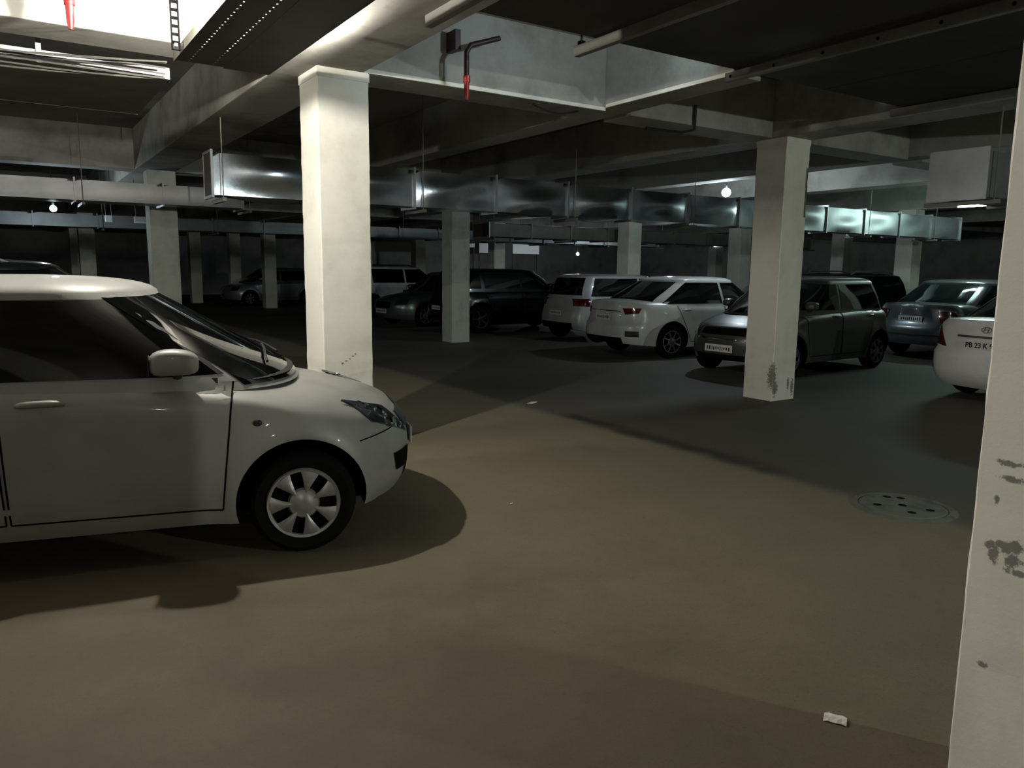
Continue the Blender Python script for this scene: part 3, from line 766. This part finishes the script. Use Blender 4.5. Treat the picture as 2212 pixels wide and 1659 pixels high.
    def plate(c, y, z, front, text=None, w=.5, h=.11, size=None, smudge=0, left=None):
        p = c.p; hw = p['hw']; b = min(.9, abs(y) / hw); t = c.ob.t_front(b) if front else c.ob.t_rear(b)
        q = c.body(t, z, 1); sgn = 1 if front else -1; xx = q.x + .012 * sgn
        pl = box('number_plate', xx - .004, xx + .004, y - w / 2, y + w / 2, z - h / 2, z + h / 2, M['plate'], c.root, .003)
        if text:
            cu = bpy.data.curves.new('txt', 'FONT'); cu.body = text; cu.size = size or h * .82; cu.align_x = 'LEFT' if left else 'CENTER'; cu.align_y = 'CENTER'; cu.extrude = .001; cu.offset = .002
            to = bpy.data.objects.new('t', cu); COL.objects.link(to); dg = bpy.context.evaluated_depsgraph_get(); dg.update()
            me = bpy.data.meshes.new_from_object(to.evaluated_get(dg)); bpy.data.objects.remove(to); me.materials.clear()
            lo = link_mesh(me, 'plate_lettering', M['ink'], pl); lo['kind'] = 'stuff'
            lo.matrix_local = Matrix.Translation((xx + .006 * sgn, y + (left or 0) * sgn, z)) @ Matrix(((0, 0, sgn, 0), (sgn, 0, 0, 0), (0, 1, 0, 0), (0, 0, 0, 1)))
        elif smudge:
            bm = bmesh.new(); rnd = random.Random(smudge); k = -w * .42
            while k < w * .42:
                ww = rnd.uniform(.018, .036); bx(bm, xx + .004 * sgn, xx + .0052 * sgn, y + k, y + k + ww * .7, z - h * rnd.uniform(.15, .3), z + h * rnd.uniform(.15, .3)); k += ww + .012
            finish(bm, 'worn_lettering', M['ink'], pl)['kind'] = 'stuff'
        return pl
    def place(c, x, y, deg): c.root.location = (x, y, 0); c.root.rotation_euler = (0, 0, math.radians(deg)); return c

# ---------- presets (s along the car from the rear axle, forwards positive)
def hatch(paint_, L=3.70, wb=2.39, fo=.69, hw=.845, roof=1.49, **k):
    d = dict(paint=paint_, wb=wb, nose=wb + fo, tail=-(L - wb - fo), hw=hw, wr=.285, ar=.345, rim=.19, spokes=7, cr=.10, cf=.19, pr=3.0, pf=2.5, ccr=.16, ccf=.24,
        nose_prof=[(.15, -.16), (.24, -.06), (.34, -.01), (.50, 0), (.60, -.02), (.70, -.09), (.78, -.18), (.86, -.34), (.95, -.5), (1.05, -.6)],
        tail_prof=[(.15, .14), (.26, .04), (.40, 0), (.60, .02), (.75, .07), (.95, .12), (1.05, .15)],
        side_prof=[(.15, .93), (.24, .972), (.36, .99), (.50, 1.0), (.66, 1.0), (.78, .998), (.86, .992), (.93, .962), (1.05, .92)],
        shoulder=[(0, .97), (.3, .985), (.55, .965), (.70, .945), (.80, .90), (.88, .83), (.95, .76), (1, .72)],
        sill=[(0, .30), (.10, .23), (.22, .20), (.70, .205), (.90, .22), (1, .25)],
        crown=[(0, .0), (.2, .02), (.62, .03), (.72, .055), (.88, .06), (1, .03)], flare=.036, round=.062, belt=.97, belt_in=.90, cowl=.90, eave=1.375, roof=roof,
        cab_r=[(.85, -(L - wb - fo) + .10), (.95, -(L - wb - fo) + .12), (1.2, -(L - wb - fo) + .22), (1.42, -(L - wb - fo) + .36)],
        cab_f=[(.85, wb + .08), (.95, wb - .03), (1.2, wb - .46), (1.42, wb - .84)],
        cab_w=[(.85, hw - .03), (.96, hw - .055), (1.2, hw - .115), (1.42, hw - .19)])
    d.update(k); return d
def sedan(paint_, L=4.45, wb=2.6, fo=.85, hw=.86, roof=1.47, **k):
    ro = L - wb - fo
    d = dict(paint=paint_, wb=wb, nose=wb + fo, tail=-ro, hw=hw, wr=.30, ar=.355, rim=.20, spokes=8, wide=False, cr=.12, cf=.16, pr=2.6, pf=2.4, ccr=.2, ccf=.24, rimmat=M['dark_rim'],
        nose_prof=[(.15, -.16), (.24, -.06), (.34, -.01), (.50, 0), (.62, -.03), (.72, -.12), (.80, -.26), (.88, -.45), (1.05, -.6)],
        tail_prof=[(.15, .18), (.26, .06), (.40, .0), (.58, .0), (.64, .05), (.80, .09), (.98, .10), (1.05, .16)],
        side_prof=[(.15, .93), (.24, .97), (.36, .99), (.50, 1.0), (.66, .998), (.80, .985), (.92, .955), (1.05, .91)],
        shoulder=[(0, 1.0), (.12, 1.0), (.3, .975), (.55, .955), (.68, .93), (.80, .87), (.88, .81), (.95, .75), (1, .70)],
        sill=[(0, .28), (.10, .24), (.22, .20), (.70, .20), (.90, .20), (1, .22)],
        crown=[(0, .015), (.15, .04), (.3, .03), (.62, .03), (.72, .05), (.88, .055), (1, .03)], flare=.015, round=.05, belt=.955, belt_in=.9, cowl=.90, eave=1.35, roof=roof,
        cab_r=[(.85, -ro + .42), (.98, -ro + .47), (1.2, -ro + .86), (1.42, -ro + 1.30)],
        cab_f=[(.85, wb - .12), (.95, wb - .22), (1.2, wb - .64), (1.42, wb - 1.0)],
        cab_w=[(.85, hw - .03), (.95, hw - .06), (1.2, hw - .14), (1.42, hw - .23)])
    d.update(k); return d
def suv(paint_, L=4.4, wb=2.65, fo=.85, hw=.89, roof=1.68, **k):
    ro = L - wb - fo; z = roof - 1.49
    d = hatch(paint_, L, wb, fo, hw, roof)
    d.update(wr=.34, ar=.40, rim=.215, spokes=5, rimmat=M['dark_rim'], wide=False, cf=.14, cr=.09,
        nose_prof=[(.15, -.16), (.3, -.03), (.45, 0), (.7, -.02), (.85, -.06), (.95, -.16), (1.1, -.4)],
        shoulder=[(0, 1.06), (.3, 1.08), (.55, 1.06), (.70, 1.04), (.80, 1.0), (.88, .96), (.95, .91), (1, .88)], belt=1.06, belt_in=1.0, cowl=1.01, eave=roof - .11,
        cab_r=[(.9, -ro + .09), (1.06, -ro + .12), (1.3, -ro + .22), (roof - .05, -ro + .36)],
        cab_f=[(.9, wb + .05), (1.05, wb - .08), (1.3, wb - .42), (roof - .05, wb - .80)],
        cab_w=[(.9, hw - .03), (1.06, hw - .055), (1.3, hw - .11), (roof - .05, hw - .19)])
    d.update(k); return d
def side_names(c): return (1, -1)

def fit_common(c, style, glass, near=(1, -1)):
    p = c.p; wb, tail, nose = p['wb'], p['tail'], p['nose']
    zb = p['belt']; r, f, hw = c.cab_lim(zb + .015); rt, ft, hwt = c.cab_lim(p['eave'] - .005)
    lb, lt = f - r, ft - rt
    bp = wb * .5 - .10                                # B pillar
    if style == 'hatch':
        parts = [(r + .30, bp - .03, bp - .06, rt + .26), (bp + .03, f - .26, ft - .12, bp)]
    elif style == 'sedan':
        parts = [(r + .30, bp - .03, bp - .07, rt + .22), (bp + .03, f - .26, ft - .12, bp - .01)]
    else:
        parts = [(r + .22, .05, .02, rt + .2), (.14, bp - .03, bp - .06, .10), (bp + .03, f - .26, ft - .12, bp)]
    c.windows(parts, glass)
    for sd in near:
        c.doors([(.42, bp - .02, bp, .12), (bp, wb - .42, wb - .34, bp + .02)], .30, sd)
        c.mirror(f - .40, zb + .075, sd)

# ---------- 1: silver hatchback in front (the main car)
sw = Car(hatch(P_SILVER), 'silver_hatchback', 'silver hatchback parked side on with a silver wheel cover, filling the left of the view')
sw.build(1.7)
sw.windows([(-.24, .80, .72, .02), (.88, 1.98, 1.50, .80)], M['glass'], screen=.88)
for sd in (1, -1):
    sw.doors([(1.02, 1.985, 2.055, 1.0), (.38, 1.0, .98, .30)], .29, sd)
    sw.mirror(1.78, 1.055, sd, (.235, .135, .066))
    # headlamp wraps from the wing round to the front
    t0 = sw.t_s(2.62, .84); t1 = sw.t_s(2.86, .70)
    hl = sw.tz_quad('headlamp', M['lamp_glass'], [(sw.t_s(2.78, .685), .685), (sw.ob.t_front(.50), .565), (sw.ob.t_front(.62), .735), (sw.t_s(2.63, .80), .808)], .009, sd, nu=16, nv=8, thick=.014)
    for (t, z, r) in ((sw.t_s(2.73, .76), .765, .032), (sw.t_s(2.84, .71), .715, .04), (sw.ob.t_front(.70), .665, .04)):
        q = sw.body(t, z, sd); nn = sw.nrm(sw.body, t, z, sd); rot = nn.to_track_quat('Z', 'Y').to_matrix().to_4x4()
        bm = bmesh.new(); lathe(bm, [(0, .004), (r * .35, .006), (r * .6, .012), (r, .016), (r * 1.02, .008)], 20, 'Z'); bmesh.ops.transform(bm, matrix=Matrix.Translation(q) @ rot, verts=bm.verts); finish(bm, 'reflector', M['chrome'], hl, 60)
    # side repeater, fog lamp recess, wing and bumper seams, sill step
    t = sw.t_s(2.17, .74); q = sw.body(t, .74, sd) + sw.nrm(sw.body, t, .74, sd) * .004
    bm = bmesh.new(); bmesh.ops.create_uvsphere(bm, u_segments=12, v_segments=8, radius=.022); bmesh.ops.scale(bm, verts=bm.verts, vec=(1.1, .4, .8)); bmesh.ops.translate(bm, verts=bm.verts, vec=q); finish(bm, 'side_repeater', M['lamp_glass'], sw.root, 180)
    sw.tz_quad('fog_lamp_recess', M['gap'], [(sw.ob.t_front(.70), .37), (sw.ob.t_front(.45), .37), (sw.ob.t_front(.45), .48), (sw.ob.t_front(.74), .48)], .005, sd)
    bm = bmesh.new(); sw.strip(bm, sw.body, [(sw.t_s(2.70 + .22 * k / 8, .60 + .03 * k / 8), .60 + .03 * k / 8) for k in range(9)], .007, .003, sd); finish(bm, 'bumper_seam', M['gap'], sw.root)
    bm = bmesh.new(); sw.strip(bm, sw.body, [(sw.t_s(.45 + 1.52 * k / 20, .36), .36) for k in range(21)], .03, .007, sd); finish(bm, 'door_moulding', P_SILVER, sw.root, 60)
    bm = bmesh.new(); sw.strip(bm, sw.body, [(sw.t_s(.40 + 1.58 * k / 20, .955), .955) for k in range(21)], .028, .006, sd); finish(bm, 'window_seal', M['black'], sw.root, 60)
    # black B pillar and mirror corner
    zl, zh = .985, 1.37
    sw.patch('door_pillar', M['black'], sw.csz, [(.80, zl), (.88, zl), (.80, zh), (.72, zh)], .004, 3, 6, sd)
    sw.patch('screen_seal', M['black'], sw.csz, [(1.98, zl), (2.01, zl), (1.53, zh), (1.50, zh)], .0035, 4, 10, sd)
# bonnet edge, cowl, wipers, grille, plate, aerial
bm = bmesh.new(); rows = []
for j in range(4):
    v = j / 3; row = []
    for i in range(17):
        b = -.92 + 1.84 * i / 16; t = sw.oc.t_front(min(.97, abs(b))); q = sw.cab(t, .955, 1 if b >= 0 else -1)
        row.append((q.x + .0 + .035 * v, q.y * (.985 + .01 * v), .955 + .006 * (1 - b * b) - .012 * v))
    rows.append(row)
grid_mesh(bm, rows); finish(bm, 'cowl_panel', M['black'], sw.root, 60)
for y0 in (-.45, .12):
    w_ = tube_obj('wiper', [sw.cab(sw.oc.t_front(abs(yy) / .8), zz, 1 if yy >= 0 else -1) + Vector((.014, 0, .016)) for yy, zz in ((y0, 1.0), (y0 + .12, 1.03), (y0 + .3, 1.045), (y0 + .5, 1.055))], .008, M['black'], sw.root)
sw.end_quad('grille', M['black'], -.42, .42, .60, .69, True, .006, thick=.01)
sw.end_quad('lower_intake', M['gap'], -.45, .45, .30, .42, True, .005)
sw.plate(0, .50, True, None, .5, .11, smudge=3)
tube_obj('aerial', [(.0, .0, 1.475), (-.35, .0, 1.72)], .004, M['black'], sw.root)
for sd in (1, -1): sw.tz_quad('tail_lamp', M['lamp_red'], [(sw.ob.t_rear(.75), .70), (sw.t_s(-.42, .70), .70), (sw.t_s(-.36, .94), .94), (sw.ob.t_rear(.8), .94)], .006, sd, thick=.01)
sw.place(1.27 + .24 * .0 - 2.39 * math.cos(math.radians(-15)) - math.sin(math.radians(-15)) * .83, 3.95 - 2.39 * math.sin(math.radians(-15)) + math.cos(math.radians(-15)) * .83, -15)

def tail_lamps(c, b0, zlo, zhi, sfor, mat=None, tip=.0):
    p = c.p
    for sd in (1, -1):
        c.tz_quad('tail_lamp', mat or M['lamp_red'], [(c.ob.t_rear(b0 + .06), zlo), (c.t_s(p['tail'] + sfor, zlo + tip), zlo + tip), (c.t_s(p['tail'] + sfor + .04, zhi), zhi), (c.ob.t_rear(b0), zhi - tip * .3)], .007, sd, thick=.012)
def head_lamps(c, b0, zlo, zhi, sback):
    p = c.p
    for sd in (1, -1):
        c.tz_quad('headlamp', M['lamp_glass'], [(c.t_s(p['nose'] - sback + .1, zlo), zlo), (c.ob.t_front(b0), zlo - .02), (c.ob.t_front(b0 + .06), zhi - .04), (c.t_s(p['nose'] - sback, zhi), zhi)], .007, sd, thick=.01)

# ---------- 2: white saloon seen from its rear corner
A = Car(sedan(P_CHALK, 4.45, 2.62, .86, .865, 1.455), 'white_saloon', 'white saloon seen from its rear corner, left of the scraped pillar'); A.build(1.1); fit_common(A, 'sedan', M['glass'])
tail_lamps(A, .58, .78, .90, .30, tip=.03); A.end_quad('boot_chrome_strip', M['chrome'], -.45, .45, .83, .845, False, .006)
A.plate(0, .72, False, None, .46, .1, smudge=11); A.end_quad('bumper_diffuser', M['gap'], -.55, .55, .27, .38, False, .004)
for sd in (1, -1): A.end_quad('bumper_reflector', M['black'], sd * .62, sd * .80, .40, .50, False, .006)
h = math.radians(-6); A.place(9.85 - math.sin(h) * .85, 9.74 + math.cos(h) * .85, -6)
# ---------- 3: grey hatchback facing left behind the scraped pillar
B = Car(hatch(P_GREY, 3.6, 2.38, .68, .80, 1.50, rimmat=M['dark_rim']), 'grey_hatchback', 'grey hatchback facing left, parked behind the scraped pillar'); B.build(1.1); fit_common(B, 'hatch', M['glass'])
head_lamps(B, .55, .60, .76, .42); tail_lamps(B, .72, .72, .95, .2)
B.end_quad('grille', M['gap'], -.40, .40, .62, .72, True, .006); B.end_quad('bumper_chrome', M['chrome'], -.5, .5, .55, .575, True, .01)
B.plate(0, .42, True, None, .5, .11, smudge=5); B.end_quad('lower_intake', M['gap'], -.5, .5, .24, .33, True, .005)
h = math.radians(183); B.place(11.94 + math.sin(h) * .79, 7.15 - math.cos(h) * .79, 183)
# ---------- 4: silver saloon, rear view
Cc = Car(sedan(P_LEAD, 4.4, 2.6, .82, .85, 1.46), 'silver_saloon', 'silver saloon seen from behind with lamp reflections in its rear window'); Cc.build(1.0); fit_common(Cc, 'sedan', M['glass_green'])
tail_lamps(Cc, .56, .68, .90, .26, tip=.02); Cc.plate(0, .74, False, None, .46, .1, smudge=17); Cc.end_quad('bumper_strip', M['black'], -.7, .7, .44, .47, False, .006)
Cc.place(14.7, 7.62, -3)
# ---------- 5: white saloon with the readable plate
D = Car(sedan(P_WHITE, 4.37, 2.57, .85, .85, 1.47, sill=[(0, .19), (.10, .17), (.22, .17), (.70, .19), (.90, .20), (1, .22)]), 'white_saloon', 'white saloon with a readable rear plate, half hidden behind the large right pillar'); D.build(1.1); fit_common(D, 'sedan', M['glass'])
for sd in (1, -1):
    tl = D.tz_quad('tail_lamp', M['lamp_red'], [(D.ob.t_rear(.60), .66), (D.t_s(D.p['tail'] + .50, .71), .71), (D.t_s(D.p['tail'] + .55, .89), .89), (D.ob.t_rear(.84), .905)], .007, sd, thick=.012)
    D.tz_quad('reverse_lamp', M['lamp_glass'], [(D.ob.t_rear(.74), .70), (D.ob.t_rear(.84), .73), (D.ob.t_rear(.88), .775), (D.ob.t_rear(.76), .745)], .011, sd, parent=tl)
    D.tz_quad('bumper_reflector', M['lamp_red'], [(D.ob.t_rear(.82), .37), (D.t_s(D.p['tail'] + .5, .37), .37), (D.t_s(D.p['tail'] + .5, .42), .42), (D.ob.t_rear(.82), .42)], .006, sd)
D.end_quad('boot_trim_bar', M['dark_rim'], -.36, .36, .80, .825, False, .012, thick=.008)
D.plate(0, .71, False, 'PB 23 K 8', .50, .12, .084, left=-.225)
em = empty('emblem'); em.parent = D.root
q = D.body(D.ob.t_rear(.02), .90, 1); em.location = (q.x - .006, 0, .90)
bm = bmesh.new(); pts = [(0, .062 * math.cos(2 * math.pi * k / 28), .034 * math.sin(2 * math.pi * k / 28)) for k in range(29)]; tube(bm, pts, .005, 6, False)
for s in (-.028, .022): tube(bm, [(0, -s - .012, .026), (0, -s + .008, -.026)], .005, 6)
tube(bm, [(0, .03, -.004), (0, -.03, .006)], .004, 6)
bm.to_mesh(me := bpy.data.meshes.new('emblem_badge')); bm.free(); link_mesh(me, 'emblem_badge', M['chrome'], em, 60)
D.place(10.5, 4.30, -9)
# ---------- 6: white hatchback beside it
E_ = Car(hatch(P_PALE, 3.9, 2.45, .8, .85, 1.47, rimmat=M['dark_rim']), 'white_hatchback', 'white hatchback seen from behind, between the black car and the white saloon'); E_.build(1.0); fit_common(E_, 'hatch', M['glass'])
tail_lamps(E_, .60, .78, .93, .35, M['lamp_red']); E_.end_quad('bumper_diffuser', M['gap'], -.6, .6, .28, .42, False, .005); E_.plate(0, .62, False, None, .46, .1, smudge=23)
E_.place(10.75, 13.55, -4)
# ---------- 7: black car
F_ = Car(suv(P_BLACK, 4.2, 2.55, .85, .87, 1.56, rimmat=M['black']), 'black_car', 'black tall car in deep shade right of the dim pillar'); F_.build(.9); fit_common(F_, 'suv', M['glass'])
tail_lamps(F_, .72, .75, 1.0, .2); F_.plate(0, .6, False, None, .46, .1, smudge=29); F_.place(9.6, 16.7, -3)
# ---------- 8: dark green saloon facing left
G = Car(sedan(P_GREEN, 4.4, 2.6, .85, .86, 1.46), 'green_saloon', 'dark green grey saloon showing its front left of the dim pillar'); G.build(.9); fit_common(G, 'sedan', M['glass_green'])
head_lamps(G, .55, .60, .74, .42); G.end_quad('grille', M['gap'], -.35, .35, .5, .66, True, .006); G.plate(0, .42, True, None, .5, .11, smudge=31); G.place(11.75, 19.4, 188)
# ---------- 9: white estate
Hh_ = Car(suv(P_WHITE, 4.3, 2.65, .8, .85, 1.62), 'white_estate_car', 'white tall estate car behind the dark green saloon'); Hh_.build(.9); fit_common(Hh_, 'suv', M['glass'])
for sd in (1, -1): tube_obj('roof_rail', [(.0, sd * .58, 1.58), (.2, sd * .6, 1.64), (1.4, sd * .58, 1.64), (1.6, sd * .56, 1.58)], .015, M['black'], Hh_.root)
Hh_.place(9.7, 23.6, -4)
# ---------- 10: dark off-roader behind the silver hatchback
I_ = Car(suv(P_NAVY, 4.4, 2.7, .85, .89, 1.60), 'dark_off_roader', 'dark off-roader whose roof shows above the silver hatchback at the left'); I_.build(.9); fit_common(I_, 'suv', M['glass'])
for sd in (1, -1): tube_obj('roof_rail', [(-.2, sd * .6, 1.55), (0, sd * .62, 1.64), (1.3, sd * .6, 1.64), (1.5, sd * .58, 1.56)], .014, M['galv'], I_.root)
I_.place(-1.45, 9.9, 0)
# ---------- 11/12: far cars
J = Car(hatch(P_STEEL, 3.8, 2.4, .75, .84, 1.5, rimmat=M['dark_rim']), 'distant_hatchback', 'dim distant hatchback behind the lit pale pillar left of the bright pillar'); J.build(.8); fit_common(J, 'hatch', M['glass']); head_lamps(J, .55, .6, .76, .42); J.place(10.3, 32.0, 188)
K = Car(suv(P_BLACK, 4.4, 2.65, .85, .89, 1.55), 'dark_estate_car', 'dark tall car with roof rails behind the grey hatchback'); K.build(.8); fit_common(K, 'suv', M['glass'])
for sd in (1, -1): tube_obj('roof_rail', [(-.2, sd * .6, 1.50), (0, sd * .62, 1.59), (1.3, sd * .6, 1.59), (1.5, sd * .58, 1.51)], .016, M['galv'], K.root)
tail_lamps(K, .72, .75, 1.0, .2); K.place(17.6, 11.0, 180)
